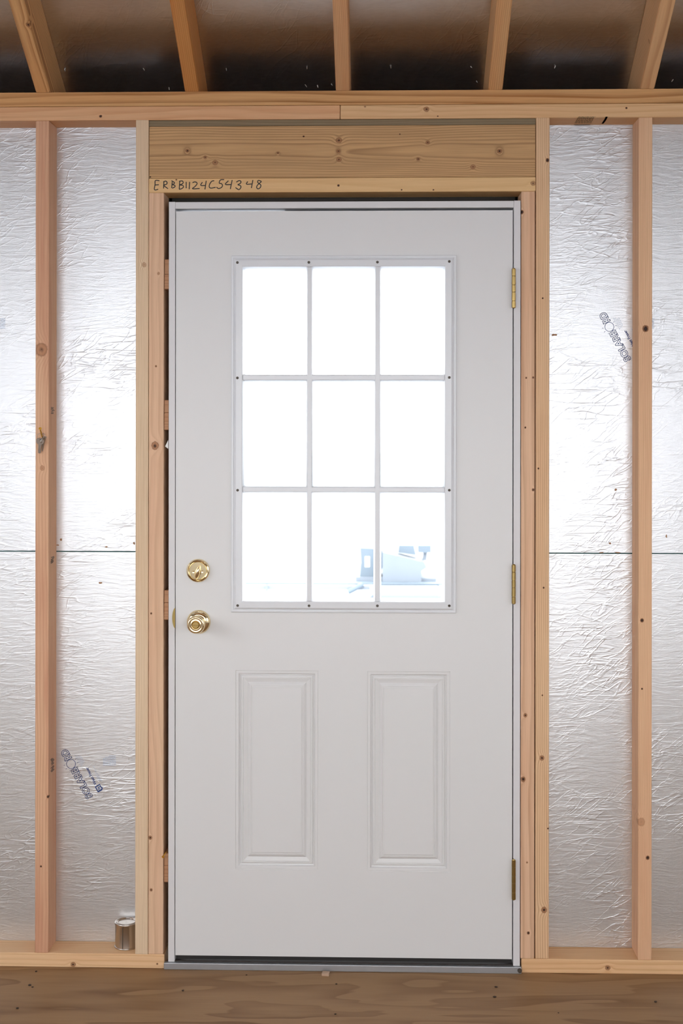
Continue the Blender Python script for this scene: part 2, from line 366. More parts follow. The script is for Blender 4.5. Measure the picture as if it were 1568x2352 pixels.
# ------------------------------------------------------------------ roof: foil decking and rafters
ct, st = math.cos(PITCH), math.sin(PITCH)
U, N = Vector((0, -ct, st)), Vector((0, st, ct))
LEN = (-RIDGE_Y) / ct
def roof_frame(o, flip=False):
    o.rotation_euler = (0, 0, 0)
deck = bmesh.new()
def slab(bm, s0, s1, t0, t1, x0, x1, mirror=False):
    vs_ = []
    for x in (x0, x1):
        for s, t in ((s0, t0), (s1, t0), (s1, t1), (s0, t1)):
            p = U * s + N * t; y, z = p.y, PL2 + p.z
            if mirror: y = BACK - y
            vs_.append(bm.verts.new((x, y, z)))
    a, b = vs_[:4], vs_[4:]
    bm.faces.new(a); bm.faces.new(b[::-1])
    for i in range(4): bm.faces.new([a[i], b[i], b[(i + 1) % 4], a[(i + 1) % 4]])
slab(deck, -0.50, LEN + 0.05, RAFT_D + 0.001, RAFT_D + 0.014, WX0, WX1)
roof = mk('ceiling', deck, M['roof_foil'], kind='structure', label='sloping roof deck faced with dull brown-reflecting foil')
bm = bmesh.new(); slab(bm, -0.50, LEN + 0.05, RAFT_D + 0.001, RAFT_D + 0.014, WX0, WX1, True)
mk('roof_deck', bm, M['ply'], roof)  # unseen far slope, plywood in place of foil to warm the bounced light
bm = bmesh.new()
box(bm, WX0, WX1, 0.118, 0.47, 2.13, 2.145); box(bm, WX0, WX1, 0.45, 0.47, 2.13, 2.45)
mk('soffit', bm, M['ply'], roof)
pts = [(0.0, PL2), (DEP + 0.012, PL2), (DEP + 0.030, PL2 - 0.06), (0.44, PL2 - 0.6 * 0.44)]
def st_of(y, z): return (-y * ct + (z - PL2) * st, y * st + (z - PL2) * ct)
prof = [(LEN, 0.0)] + [st_of(*p) for p in pts]
tail = st_of(0.44, PL2 - 0.264)[0]
prof += [(tail, RAFT_D), (LEN + 0.05, RAFT_D)]
RX = [at(98.5, 208).x, at(440.5, 208).x, at(787, 206).x, at(1137.5, 204).x, at(1486, 202).x]
step = (RX[-1] - RX[0]) / 4
rl = ['knotty rafter with a bold cathedral grain at the far left', 'orange toned rafter left of the middle one', 'middle rafter running straight back over the door', 'rafter with a splinter right of the middle one', 'broad looking rafter at the far right']
rcol = [((198, 152, 98), (128, 80, 40), 0.0085, (0.004, 0.020)), ((186, 128, 68), (150, 94, 42), 0.005, (0.12, 0.0)), ((196, 152, 108), (156, 110, 70), 0.0048, (0.14, 0.0)), ((198, 154, 104), (156, 108, 66), 0.0055, (0.10, -0.03)), ((200, 158, 112), (160, 114, 74), 0.010, (0.03, -0.07))]
w_r = 0.0385
allx = [RX[0] - step * 2, RX[0] - step] + RX + [RX[-1] + step, RX[-1] + 2 * step]
for i, x in enumerate(allx):
    bm = bmesh.new(); hw = w_r / 2
    a = [bm.verts.new((s, -hw, t)) for s, t in prof]; b = [bm.verts.new((s, hw, t)) for s, t in prof]
    bm.faces.new(a); bm.faces.new(b[::-1]); n = len(a)
    for k in range(n): bm.faces.new([a[k], b[k], b[(k + 1) % n], a[(k + 1) % n]])
    bmesh.ops.bevel(bm, geom=[e for e in bm.edges if abs(e.verts[0].co.y - e.verts[1].co.y) < 1e-6], offset=0.002, segments=2, affect='EDGES')
    j = i - 2; cc = rcol[j] if 0 <= j < 5 else rcol[2]
    kk = [[(0.24, -0.014, 0, 0.006, 0.8), (0.40, -0.004, 0, 0.004, 0.8)], [], [], [(0.42, -0.002, 0, 0.004, 0.9)], [(0.42, -0.006, 0, 0.004, 1), (0.15, 0.017, 0.02, 0.003, 1)]][j] if 0 <= j < 5 else []
    # local axes: x runs up the slope, y across, z through the depth
    g = wood('rafter_wood', 'r', cc[0], cc[1], cc[2], cc[3], 0.005, 20 + i, kk, 0.85)
    o = mk('rafter', bm, g, roof, (x, 0, PL2))
    o.matrix_local = Matrix.Translation((x, 0, PL2)) @ Matrix(((0, 1, 0, 0), (-ct, 0, st, 0), (st, 0, ct, 0), (0, 0, 0, 1))) if False else Matrix.Translation((x, 0, PL2)) @ Matrix(((0, -1, 0, 0), (-ct, 0, st, 0), (st, 0, ct, 0), (0, 0, 0, 1)))
    if 0 <= j < 5: o['label'] = rl[j]
for x in [RX[0] + step * i for i in range(-3, 7)]:
    bm = bmesh.new(); slab(bm, 0.0, LEN, 0.0, RAFT_D, -0.019, 0.019, True)
    for v in bm.verts: v.co.x *= 1.0
    mk('rafter', bm, g, roof, (x, 0, 0))
# roofing nails poking through the deck
def deck_pt(px, py):
    d = ray(px, py).normalized(); o = Vector((0, -DIST, EYE)); p0 = Vector((0, 0, PL2)) + N * (RAFT_D + 0.001)
    return o + d * ((p0 - o).dot(N) / d.dot(N))
nail = None
for px, py, l in ((148, 160, 9), (329, 157, 7), (519, 157, 9), (705, 155, 8), (897, 153, 6), (1081, 153, 7), (1275, 152, 8), (1094, 186, 7), (1545, 183, 9), (388, 201, 10), (701, 195, 8), (729, 196, 7), (761, 193, 9)):
    if nail is None:
        bm = bmesh.new(); lathe(bm, [(0.0, -0.009), (0.0014, -0.006), (0.0016, 0.002), (0.0, 0.003)], 8)
        nail = mk('nail', bm, M['nickel'], roof, deck_pt(px, py)); o = nail
    else:
        o = nail.copy(); link(o, roof, deck_pt(px, py))
    o.rotation_euler = (R(random.uniform(-40, 10)), R(random.uniform(-35, 35)), 0)

# ------------------------------------------------------------------ the rest of the room behind the camera
def gable(name, x0, x1, wy0, wy1, wz0, wz1, label):
    bm = bmesh.new(); top = PL2 + 0.6 * (-RIDGE_Y) + 0.15; ya, yb = BACK - 0.1, 0.118
    for poly_ in ([(ya, -0.15), (yb, -0.15), (yb, wz0), (ya, wz0)], [(ya, wz0), (wy0, wz0), (wy0, wz1), (ya, wz1)], [(wy1, wz0), (yb, wz0), (yb, wz1), (wy1, wz1)], [(ya, wz1), (yb, wz1), (yb, PL2 + 0.1), (RIDGE_Y, top), (ya, PL2 + 0.1)]):
        a = [bm.verts.new((x0, y, z)) for y, z in poly_]; b = [bm.verts.new((x1, y, z)) for y, z in poly_]; n = len(a)
        bm.faces.new(a); bm.faces.new(b[::-1])
        for i in range(n): bm.faces.new([a[i], b[i], b[(i + 1) % n], a[(i + 1) % n]])
    return mk(name, bm, M['foil'], kind='structure', label=label)
gable('wall_left', WX0 - 0.02, WX0, -3.6, -1.1, 1.3, 2.3, 'foil-faced gable wall with an added light opening, left of the picture')  # unseen side openings, added to throw light on the door and framing
gable('wall_right', WX1, WX1 + 0.02, -3.4, -1.5, 1.3, 2.3, 'foil-faced gable wall with an added light opening, right of the picture')
bm = bmesh.new()
box(bm, WX0, OPX0, BACK - 0.1, BACK, -0.15, PL2 + 0.1); box(bm, OPX1, WX1, BACK - 0.1, BACK, -0.15, PL2 + 0.1); box(bm, OPX0, OPX1, BACK - 0.1, BACK, OPZ, PL2 + 0.1); box(bm, OPX0, OPX1, BACK - 0.1, BACK, -0.15, OPZ0)
mk('wall_back', bm, M['foil'], kind='structure', label='foil-faced wall with a wide window opening behind the viewer')

# ------------------------------------------------------------------ the door
dx0, dx1, dz0, dz1 = X(403.2), X(1176.6), Z(2199), Z(484)
door = empty('door_1', ((dx0 + dx1) / 2, 0, 0), kind='structure', label='white half glazed entry door with nine panes and two raised panels')
jb0, jb1, jz = X(387), X(1194.5), Z(462)
TH = 0.044
def part(name, x0, x1, y0, y1, z0, z1, mat, parent=None, bev=0.001, **kw):
    return board(name, x0, x1, y0, y1, z0, z1, mat, parent or door, bev, **kw)
SILL = 0.0185
part('side_jamb', jb0, X(401.6), 0.0, 0.112, SILL, jz, M['jamb'])
part('side_jamb', X(1179), jb1, 0.0, 0.112, SILL, jz, M['jamb'])
part('head_jamb', X(401.6) + 0.0004, X(1179) - 0.0004, 0.0, 0.112, Z(478), jz - 0.0008, M['jamb'])
part('door_stop', X(401.6), X(401.6) + 0.012, TH + 0.006, 0.075, SILL, Z(478), M['black'])
part('door_stop', X(1179) - 0.012, X(1179), TH + 0.006, 0.075, SILL, Z(478), M['black'])
part('door_stop', X(650), X(1179), TH + 0.004, 0.075, Z(478) - 0.014, Z(478), M['black'])
part('door_stop', X(403), X(650), TH + 0.010, 0.075, Z(478) - 0.006, Z(478), M['black'])
part('exterior_casing', jb0 - 0.04, jb0 + 0.006, 0.118, 0.14, -0.02, jz + 0.05, M['saddle'])  # near-black casing: shade of the gap put into its colour
part('exterior_casing', jb1 - 0.006, jb1 + 0.04, 0.118, 0.14, -0.02, jz + 0.05, M['saddle'])
part('exterior_casing', jb0 + 0.006, jb1 - 0.006, 0.118, 0.14, jz - 0.006, jz + 0.05, M['saddle'])
# slab with openings for the lite and the two panels
lx0, lx1, lz0, lz1 = X(531), X(1047), Z(1407), Z(587)
pan = [(X(541), X(731), Z(1999), Z(1541)), (X(843.5), X(1034), Z(2001), Z(1541.5))]
hole = (lx0 + 0.022, lx1 - 0.022, lz0 + 0.022, lz1 - 0.022)
FY = 0.0015
bm = bmesh.new()
holes = [hole] + pan
xs = sorted({dx0, dx1, *[h[0] for h in holes], *[h[1] for h in holes]}); zs = sorted({dz0, dz1, *[h[2] for h in holes], *[h[3] for h in holes]})
vt = {}
def gv(x, z, y):
    k = (round(x, 6), round(z, 6), round(y, 6))
    if k not in vt: vt[k] = bm.verts.new((x, y, z))
    return vt[k]
for i in range(len(xs) - 1):
    for j in range(len(zs) - 1):
        cx, cz = (xs[i] + xs[i + 1]) / 2, (zs[j] + zs[j + 1]) / 2
        inside = [h for h in holes if h[0] < cx < h[1] and h[2] < cz < h[3]]
        if not inside: bm.faces.new([gv(x, z, FY) for x, z in ((xs[i], zs[j]), (xs[i + 1], zs[j]), (xs[i + 1], zs[j + 1]), (xs[i], zs[j + 1]))])
        if not (inside and inside[0] is hole): bm.faces.new([gv(x, z, FY + TH) for x, z in ((xs[i], zs[j]), (xs[i], zs[j + 1]), (xs[i + 1], zs[j + 1]), (xs[i + 1], zs[j]))])
for a, b in zip(xs, xs[1:]):
    for z in (dz0, dz1): bm.faces.new([gv(a, z, FY), gv(b, z, FY), gv(b, z, FY + TH), gv(a, z, FY + TH)])
for a, b in zip(zs, zs[1:]):
    for x in (dx0, dx1): bm.faces.new([gv(x, a, FY), gv(x, b, FY), gv(x, b, FY + TH), gv(x, a, FY + TH)])
for v in bm.verts: v.co -= Vector((WL[door.name].x, 0, 0))
slabo = mk('door_slab', bm, M['door'], door, WL[door.name])
PP = [(0, 0), (0.0012, 0.0010), (0.0026, 0.0006), (0.0085, 0.0008), (0.0110, 0.0042), (0.0140, 0.0048), (0.0165, 0.0026), (0.0200, 0.0022), (0.0210, 0.0032), (0.0225, 0.0028), (0.0330, 0.0050), (0.0385, 0.0016), (0.0420, 0.0008), (0.0428, 0.0016), (0.0455, 0.0010), (0.0465, 0.0004)]
for h in pan:
    c = Vector(((h[0] + h[1]) / 2, 0, (h[2] + h[3]) / 2)); bm = bmesh.new()
    ring_profile(bm, h[0] - c.x, h[1] - c.x, h[2] - c.z, h[3] - c.z, [(i, FY + y * 1.5) for i, y in PP], True)
    mk('raised_panel', bm, M['door'], slabo, c)
# glazed lite
lc = Vector(((lx0 + lx1) / 2, 0, (lz0 + lz1) / 2)); bm = bmesh.new()
LP = [(0.0, FY), (0.0, -0.0035), (0.0015, -0.0055), (0.0055, -0.0058), (0.0075, -0.0040), (0.0100, -0.0065), (0.0135, -0.0095), (0.0290, -0.0102), (0.0312, -0.0085), (0.0322, -0.0050), (0.0345, 0.0020), (0.0360, 0.0100), (0.0360, 0.040), (0.0220, 0.048), (0.0, 0.048), (0.0, FY)]
ring_profile(bm, lx0 - lc.x, lx1 - lc.x, lz0 - lc.z, lz1 - lc.z, LP)
lite = mk('window_frame', bm, M['plastic'], door, lc, label='raised white plastic frame of the door glass')
vx = [X(710.5), X(866.5)]; hz = [Z(867.5), Z(1124.5)]
ix0, ix1, iz0, iz1 = lx0 + 0.0355, lx1 - 0.0355, lz0 + 0.0355, lz1 - 0.0355
def muntin(vert, p, a, b, yoff=0.0):
    pr = [(-0.0105, 0.012), (-0.0098, 0.003), (-0.0078, -0.0045), (-0.0062, -0.0072), (-0.0052, -0.0078), (0.0052, -0.0078), (0.0062, -0.0072), (0.0078, -0.0045), (0.0098, 0.003), (0.0105, 0.012)]
    bm = bmesh.new(); loops = []
    for e in (a, b): loops.append([bm.verts.new((w, y + yoff, e) if vert else (e, y + yoff, w)) for w, y in pr])
    n = len(pr)
    for i in range(n): bm.faces.new([loops[0][i], loops[0][(i + 1) % n], loops[1][(i + 1) % n], loops[1][i]])
    bm.faces.new(loops[0]); bm.faces.new(loops[1][::-1])
    return bm
for p in vx: mk('muntin', muntin(True, p, iz0 - lc.z - 0.003, iz1 - lc.z + 0.003), M['plastic'], lite, (p, 0, lc.z))
for p in hz: mk('muntin', muntin(False, p, ix0 - lc.x - 0.003, ix1 - lc.x + 0.003, 0.0003), M['plastic'], lite, (lc.x, 0, p))
cx_ = [ix0] + vx + [ix1]; cz_ = [iz0] + hz + [iz1]
for i in range(3):
    for j in range(3):
        bm = bmesh.new(); hw, hh = (cx_[i + 1] - cx_[i]) / 2 - 0.0002, (cz_[j + 1] - cz_[j]) / 2 - 0.0002
        f = [bm.verts.new(q) for q in ((-hw, 0, -hh), (hw, 0, -hh), (hw, 0, hh), (-hw, 0, hh))]; bm.faces.new(f)
        mk('pane', bm, M['glass'], lite, ((cx_[i] + cx_[i + 1]) / 2, 0.0125, (cz_[j] + cz_[j + 1]) / 2))
scr = None
for px, py in [(545, 603), (709, 602.5), (866.5, 602), (1031.5, 600.5), (545, 868), (1031.5, 867), (545.5, 1126), (1031.5, 1126), (545.5, 1391), (709.5, 1391.5), (866.5, 1391.5), (1031.5, 1391.5)]:
    loc = at(px, py, -0.0102)
    if scr is None:
        bm = bmesh.new(); lathe(bm, [(0.0, -0.0003), (0.0012, -0.0004), (0.0014, 0.0008), (0.0034, 0.0012), (0.0037, 0.0004), (0.0037, -0.003), (0, -0.003)], 14)
        scr = mk('screw', bm, M['screw_dark'], lite, loc, rot=(R(90), 0, 0))
    else:
        o = scr.copy(); link(o, lite, loc)
# sweep, sill
part('door_sweep', dx0 + 0.001, dx1 - 0.001, 0.006, 0.04, SILL + 0.006, dz0 - 0.0005, M['black'])
part('saddle', X(401.6), X(1179), 0.006, 0.112, 0.0, SILL + 0.0015, M['saddle'])
sl = part('threshold', X(378), X(1197.5), -0.0075, 0.0058, 0.0, SILL - 0.0005, M['alu'], bev=0.0015, label='grey aluminium threshold edge')
bm = bmesh.new(); lathe(bm, [(0, 0.004), (0.0055, 0.0035), (0.0062, 0.0), (0.0062, -0.01), (0, -0.01)], 18)
mk('end_plug', bm, M['screw_dark'], sl, (X(1193.5), -0.0085, 0.0095), rot=(R(90), 0, 0))
# hinges
for y0, y1 in ((617, 707), (1297, 1386.5), (1975, 2066)):
    p0, p1 = at(1179.3, y1, -0.006), at(1179.3, y0, -0.006); h = p1.z - p0.z
    hg = empty('hinge', (p0.x, 0, p0.z), door, label='brass butt hinge barrel')
    cuts = [0.0, 0.185, 0.42, 0.60, 0.815, 1.0] if y0 != 617 else [0.0, 0.18, 0.405, 0.585, 0.815, 1.0]
    for a, b in zip(cuts, cuts[1:]):
        bm = bmesh.new(); hh = (b - a) * h - 0.0008; lathe(bm, [(0, 0), (0.0048, 0), (0.0054, 0.0006), (0.0054, hh - 0.0006), (0.0048, hh), (0, hh)], 20)
        mk('knuckle', bm, M['hinge'], hg, (p0.x, -0.006, p0.z + a * h), smooth=False)
    bm = bmesh.new(); lathe(bm, [(0, -0.0018), (0.0032, -0.0014), (0.0038, 0), (0.0030, 0.0005), (0.0030, h), (0.004, h), (0.0035, h + 0.0014), (0, h + 0.0018)], 16)
    mk('pin', bm, M['hinge'], hg, (p0.x, -0.006, p0.z))
    bm = bmesh.new(); box(bm, -0.0010, 0.0010, 0.0, 0.030, 0, h); mk('leaf', bm, M['hinge'], hg, (X(1177.8), -0.004, p0.z))
# deadbolt
dc = at(455, 1310.5, 0)
db = empty('deadbolt', dc, door, label='polished brass deadbolt with thumb turn')
bm = bmesh.new(); lathe(bm, [(0, 0.0075), (0.0235, 0.0075), (0.0245, 0.0068), (0.0255, 0.0088), (0.0275, 0.0098), (0.0300, 0.0082), (0.0318, 0.004), (0.0322, 0.0), (0.0322, -0.002), (0, -0.002)], 56)
mk('rose', bm, M['brass'], db, dc, rot=(R(90), 0, 0), smooth=False)
bm = bmesh.new(); bmesh.ops.create_uvsphere(bm, u_segments=20, v_segments=14, radius=1.0)
for v in bm.verts:
    t = v.co.z; k = 0.72 - 0.42 * max(0, t) ** 1.0 + 0.1 * min(0, t)
    v.co = Vector((v.co.x * 0.0082 * k * 1.35, v.co.y * 0.0095, t * 0.0190))
mk('thumb_turn', bm, M['brass'], db, dc + Vector((0.0005, -0.0135, -0.004)), rot=(R(8), R(14), 0), smooth=True)
for px, py in ((444, 1313.5), (464.5, 1313)):
    bm = bmesh.new(); lathe(bm, [(0, 0.0002), (0.0010, 0.0002), (0.0012, 0.0012), (0.0030, 0.0014), (0.0034, 0.0002), (0.0034, -0.002), (0, -0.002)], 14)
    mk('screw', bm, M['brass'], db, at(px, py, -0.0075), rot=(R(90), 0, 0))
# knob
kc = at(456, 1428.5, 0)
kb = empty('door_knob', kc, door, label='polished brass keyed knob')
bm = bmesh.new(); lathe(bm, [(0, 0.0105), (0.016, 0.0105), (0.019, 0.0112), (0.024, 0.0098), (0.029, 0.0062), (0.0322, 0.0022), (0.0328, 0), (0.0328, -0.002), (0, -0.002)], 56)
mk('rose', bm, M['brass'], kb, kc, rot=(R(90), 0, 0), smooth=True)
bm = bmesh.new(); lathe(bm, [(0.0125, 0.009), (0.0120, 0.018), (0.0128, 0.026), (0.0165, 0.033), (0.0220, 0.040), (0.0243, 0.047), (0.0246, 0.052), (0.0232, 0.0570), (0.0215, 0.0592), (0.0195, 0.0600), (0.0165, 0.0588), (0.0135, 0.0592), (0.0115, 0.0604), (0.0108, 0.0596), (0.0104, 0.0560), (0, 0.0560)], 56)
kn_o = mk('knob', bm, M['brass'], kb, kc, rot=(R(90), 0, 0), smooth=True)
bm = bmesh.new(); lathe(bm, [(0.0092, 0.054), (0.0092, 0.0600), (0.0080, 0.0612), (0, 0.0612)], 30); box(bm, -0.0082, 0.0082, -0.0012, 0.0012, 0.060, 0.0638, 0.0006)
mk('turn_button', bm, M['hinge'], kb, kc, rot=(R(90), 0, 0))
bm = bmesh.new(); lathe(bm, [(0, 0), (0.0016, 0), (0.0018, 0.0012), (0.0034, 0.0014), (0.0038, 0.0), (0.0038, -0.004), (0, -0.004)], 14)
mk('screw', bm, M['screw_dark'], kb, at(472, 1428, -0.0068), rot=(R(90), 0, 0))
bm = bmesh.new(); c = at(402, 1419.5, -0.0008)
a0 = [(0.0, 0.0285 - 0.057 * i / 20) for i in range(21)]
prism(bm, a0[:1] + [(-0.0078 * math.sin(math.pi * i / 20) ** 0.55, 0.0285 - 0.057 * i / 20) for i in range(1, 20)] + a0[-1:], -0.0012, 0.0)
mk('strike_plate', bm, plain('dull_brass', (0.34, 0.25, 0.09), 0.5, 1.0, var=0.1), door, c, label='curved brass lip of the strike plate')

# ------------------------------------------------------------------ shims in the gap beside the jamb
shim_m = wood('shim_wood', 'x', (168, 126, 92), (128, 88, 58), 0.005, (0.05, 0.05), 0.004, 31, (), 0.6)
for (py0, py1, y0, lab) in ((594, 663, 0.004, 'split reddish wood shim in the gap, highest beside the door jamb'), (919, 988, 0.003, 'cracked tan wood shim beside the jamb level with the keys'), (1358, 1426, 0.003, 'rough brown wood shim beside the jamb level with the knob'), (1966, 2032, 0.004, 'rounded brown wood shim lowest beside the door jamb')):
    x0, x1 = X(376), X(386.6); zc = (Z(py0) + Z(py1)) / 2; hh = (Z(py0) - Z(py1)) / 2
    s = empty('wood_shim', ((x0 + x1) / 2, y0, Z(py1)), label=lab, cat='shim', group='shims along the left jamb')
    cut = 0.5 if py0 == 594 else 0.42
    bm = bmesh.new(); box(bm, x0 + 0.0002, x1 - 0.0002, y0, 0.09, zc - hh, zc + hh * (1 - 2 * cut) - 0.0006, 0.0012)
    for v in bm.verts: v.co -= WL[s.name]
    mk('wedge', bm, shim_m, s, WL[s.name])
    bm = bmesh.new(); box(bm, x0 + 0.0004, x1 - 0.0002, y0 + 0.001, 0.088, zc + hh * (1 - 2 * cut), zc + hh, 0.0012)
    for v in bm.verts: v.co -= WL[s.name]
    mk('wedge', bm, shim_m, s, WL[s.name])
def wood_screw(loc, d, L, label, r=0.0022, head=0.0046):
    s = empty('wood_screw', loc, label=label, cat='screw')
    rot = Vector((0, 0, 1)).rotation_difference(Vector(d).normalized()).to_euler()
    bm = bmesh.new(); lathe(bm, [(0, -0.012), (r, -0.010)] + [(r * (1.0 if k % 2 else 0.78), -0.008 + k * (L + 0.004) / 14) for k in range(15)] + [(0, L - 0.003)], 12)
    mk('shank', bm, M['yellow'], s, loc, rot=rot)
    bm = bmesh.new(); lathe(bm, [(r, L - 0.004), (head, L), (head, L + 0.0008), (head * 0.5, L + 0.0008), (head * 0.4, L - 0.001), (0, L - 0.0012)], 18)
    mk('head', bm, M['yellow'], s, loc, rot=rot)
    return s
wood_screw(at(378.2, 1962, 0.004), (-0.25, -1, -0.35), 0.012, 'orange coated screw beside the lowest shim', 0.0018, 0.0038)
bm = bmesh.new(); q = [at(386.2, 1010, -0.0006), at(379.0, 1025.5, -0.0006), at(386.2, 1031, -0.0006)]
c0 = q[0]; prism(bm, [((p - c0).x, (p - c0).z) for p in q], 0.0, 0.0004)
mk('paper_tag', bm, M['paper'], None, c0, label='white paper corner poking out beside the jamb', cat='paper')

# ------------------------------------------------------------------ keys on the left stud
kp = at(96.5, 1002.5, 0.0)
hd = at(92.0, 984.0, -0.028)
wood_screw(kp, hd - kp, (hd - kp).length - 0.001, 'yellow screw driven slantwise into the left stud holding keys', 0.0021, 0.0044)
kr = kp + Vector((0, -0.006, 0))
ks_ = empty('key_bunch', kr, label='bunch of nickel keys hanging from a screw on the left stud', cat='keys')
def ringmesh(rad, r, tilt):
    bm = bmesh.new(); n = 28; vsr = []
    for i in range(n):
        a = 2 * math.pi * i / n
        vsr.append([bm.verts.new(((rad + r * math.cos(b)) * math.cos(a), r * math.sin(b), (rad + r * math.cos(b)) * math.sin(a))) for b in [2 * math.pi * k / 6 for k in range(6)]])
    for i in range(n):
        for k in range(6): bm.faces.new([vsr[i][k], vsr[(i + 1) % n][k], vsr[(i + 1) % n][(k + 1) % 6], vsr[i][(k + 1) % 6]])
    return bm
mk('key_ring', ringmesh(0.0088, 0.0006, 0), M['nickel'], ks_, at(92.2, 1002.5, -0.010), rot=(R(12), 0, R(25)), smooth=True)
mk('key_ring', ringmesh(0.0080, 0.0006, 0), M['nickel'], ks_, at(100.0, 1001.5, -0.006), rot=(R(8), 0, R(-50)), smooth=True)
def key_mesh():
    bm = bmesh.new(); n = 24
    out = []
    for i in range(n):                           # round bow, open at the bottom where the blade leaves
        t = R(-152) + R(304) * i / (n - 1); out.append((0.0104 * math.sin(t), -0.0085 + 0.0092 * math.cos(t)))
    hol = [(0.0022 * math.sin(R(-152) + R(304) * i / (n - 1)), -0.0030 + 0.0022 * math.cos(R(-152) + R(304) * i / (n - 1))) for i in range(n)]
    for y in (-0.0009, 0.0009):
        a_ = [bm.verts.new((x_, y, z_)) for x_, z_ in out]; h_ = [bm.verts.new((x_, y, z_)) for x_, z_ in hol]
        for i in range(n - 1): bm.faces.new([a_[i], a_[i + 1], h_[i + 1], h_[i]])
        bm.faces.new([a_[-1], a_[0], h_[0], h_[-1]])
    box(bm, -0.0104, 0.0104, -0.0003, 0.0003, -0.0086, -0.0084)
    blade = [(0.0042, -0.0160), (0.0042, -0.022), (0.0030, -0.024), (0.0040, -0.027), (0.0024, -0.030), (0.0038, -0.033), (0.0030, -0.036), (0.0036, -0.039), (0.0012, -0.0425), (-0.0026, -0.0415), (-0.0034, -0.039), (-0.0034, -0.0160)]
    prism(bm, blade, -0.0010, 0.0010)
    for sx in (-0.0020, 0.0004): box(bm, sx, sx + 0.0008, -0.0016, 0.0016, -0.040, -0.018, 0.0003, 1)
    rim = [out[i] for i in range(n)]
    e0 = [bm.verts.new((x_, -0.0009, z_)) for x_, z_ in rim]; e1 = [bm.verts.new((x_, 0.0009, z_)) for x_, z_ in rim]
    for i in range(n - 1): bm.faces.new([e0[i], e0[i + 1], e1[i + 1], e1[i]])
    return bm
for px, py, y, rz, ry in ((92.5, 1007.0, -0.014, 12, 4), (91.5, 1006.5, -0.009, -8, 7), (100.0, 1005.5, -0.008, 62, -12), (101.5, 1003.0, -0.004, 40, -9)):
    mk('key', key_mesh(), M['nickel'], ks_, at(px, py, y), rot=(R(13), R(ry), R(rz)))

# ------------------------------------------------------------------ paint tin on the bottom plate
cp = at(290.8, 2150, 0.0555); tz = SOLE; rad = 0.0322; hgt = 0.070
can = empty('paint_tin', (cp.x, 0.0555, tz), label='small unlabelled metal paint tin with lid on the bottom plate', cat='tin')
L0 = (cp.x, 0.0555, tz)
bm = bmesh.new(); lathe(bm, [(0, 0.001), (rad, 0.001), (rad - 0.0006, 0.004), (rad - 0.0006, hgt - 0.006), (rad, hgt - 0.005)], 56)
mk('body', bm, M['tin'], can, L0, smooth=True)
bm = bmesh.new(); lathe(bm, [(rad - 0.001, 0.0), (rad + 0.0012, 0.0006), (rad + 0.0012, 0.0032), (rad - 0.0004, 0.004)], 56); mk('bottom_rim', bm, M['tin'], can, L0, smooth=True)
bm = bmesh.new(); lathe(bm, [(rad - 0.0006, hgt - 0.006), (rad + 0.0015, hgt - 0.004), (rad + 0.0016, hgt - 0.001), (rad + 0.0002, hgt), (rad - 0.0025, hgt - 0.0004), (rad - 0.0035, hgt - 0.0035), (rad - 0.006, hgt - 0.0038)], 56); mk('top_rim', bm, M['tin'], can, L0, smooth=True)
bm = bmesh.new(); lathe(bm, [(rad - 0.0042, hgt - 0.0038), (rad - 0.0050, hgt - 0.0006), (rad - 0.0068, hgt + 0.0002), (rad - 0.0084, hgt - 0.0012), (rad - 0.0094, hgt - 0.0026), (0, hgt - 0.0024)], 56); mk('lid', bm, M['tin'], can, L0)
bm = bmesh.new(); box(bm, -0.0009, 0.0009, -0.0006, 0.0006, 0.004, hgt - 0.006); mk('seam', bm, M['screw_dark'], can, (cp.x - 0.0052, 0.0555 - math.sqrt((rad - 0.0006) ** 2 - 0.0052 ** 2), tz))

# ------------------------------------------------------------------ offcut by the threshold, crumbs on the floor
b0 = at_z(748, 2236, 0.004)
bm = bmesh.new(); box(bm, -0.0102, 0.0098, -0.009, 0.010, 0.0, 0.0068, 0.0006)
mk('wood_offcut', bm, wood('offcut_wood', 'x', (176, 150, 128), (130, 88, 56), 0.003, (0.01, 0.02), 0.003, 41, (), 0.5), None, (b0.x, b0.y, 0.0), rot=(0, 0, R(-7)), label='small square wood offcut against the threshold', cat='offcut')
crumb = None
for px, py, sz, where in ((68, 2264, 1.2, 'left floor, larger of the close pair'), (75, 2268, 0.8, 'left floor, smaller of the close pair'), (40, 2317, 1.1, 'lower left corner of the plywood floor'), (420, 2276, 0.9, 'floor in front of the door knob side'), (566, 2240, 0.7, 'floor close to the left half of the threshold'), (1139, 2268, 1.1, 'floor before the hinge side, nearer the threshold'), (1136, 2291, 1.2, 'floor before the hinge side, farther from the threshold'), (1505, 2302, 1.1, 'floor near the right edge of the picture'), (83, 2232, 0.9, 'floor tight against the left bottom plate'), (770, 2330, 0.8, 'floor at the bottom middle of the picture'), (772, 2261, 0.8, 'floor just in front of the small offcut'), (1282, 2327, 0.6, 'floor below the right bottom plate, very small')):
    p = at_z(px, py, 0.0)
    if crumb is None:
        bm = bmesh.new(); bmesh.ops.create_icosphere(bm, subdivisions=1, radius=0.0042)
        for v in bm.verts: v.co = Vector((v.co.x * random.uniform(0.7, 1.3), v.co.y * random.uniform(0.6, 1.2), v.co.z * 0.4 + 0.0014))
        crumb = mk('wood_crumb', bm, M['crumb'], None, p); o = crumb
    else:
        o = crumb.copy(); link(o, None, p)
    tag(o, 'tiny dark crumb on the ' + where, 'crumb', 'crumbs on the floor'); o.scale = (sz, sz, sz); o.rotation_euler = (0, 0, random.uniform(0, 6))

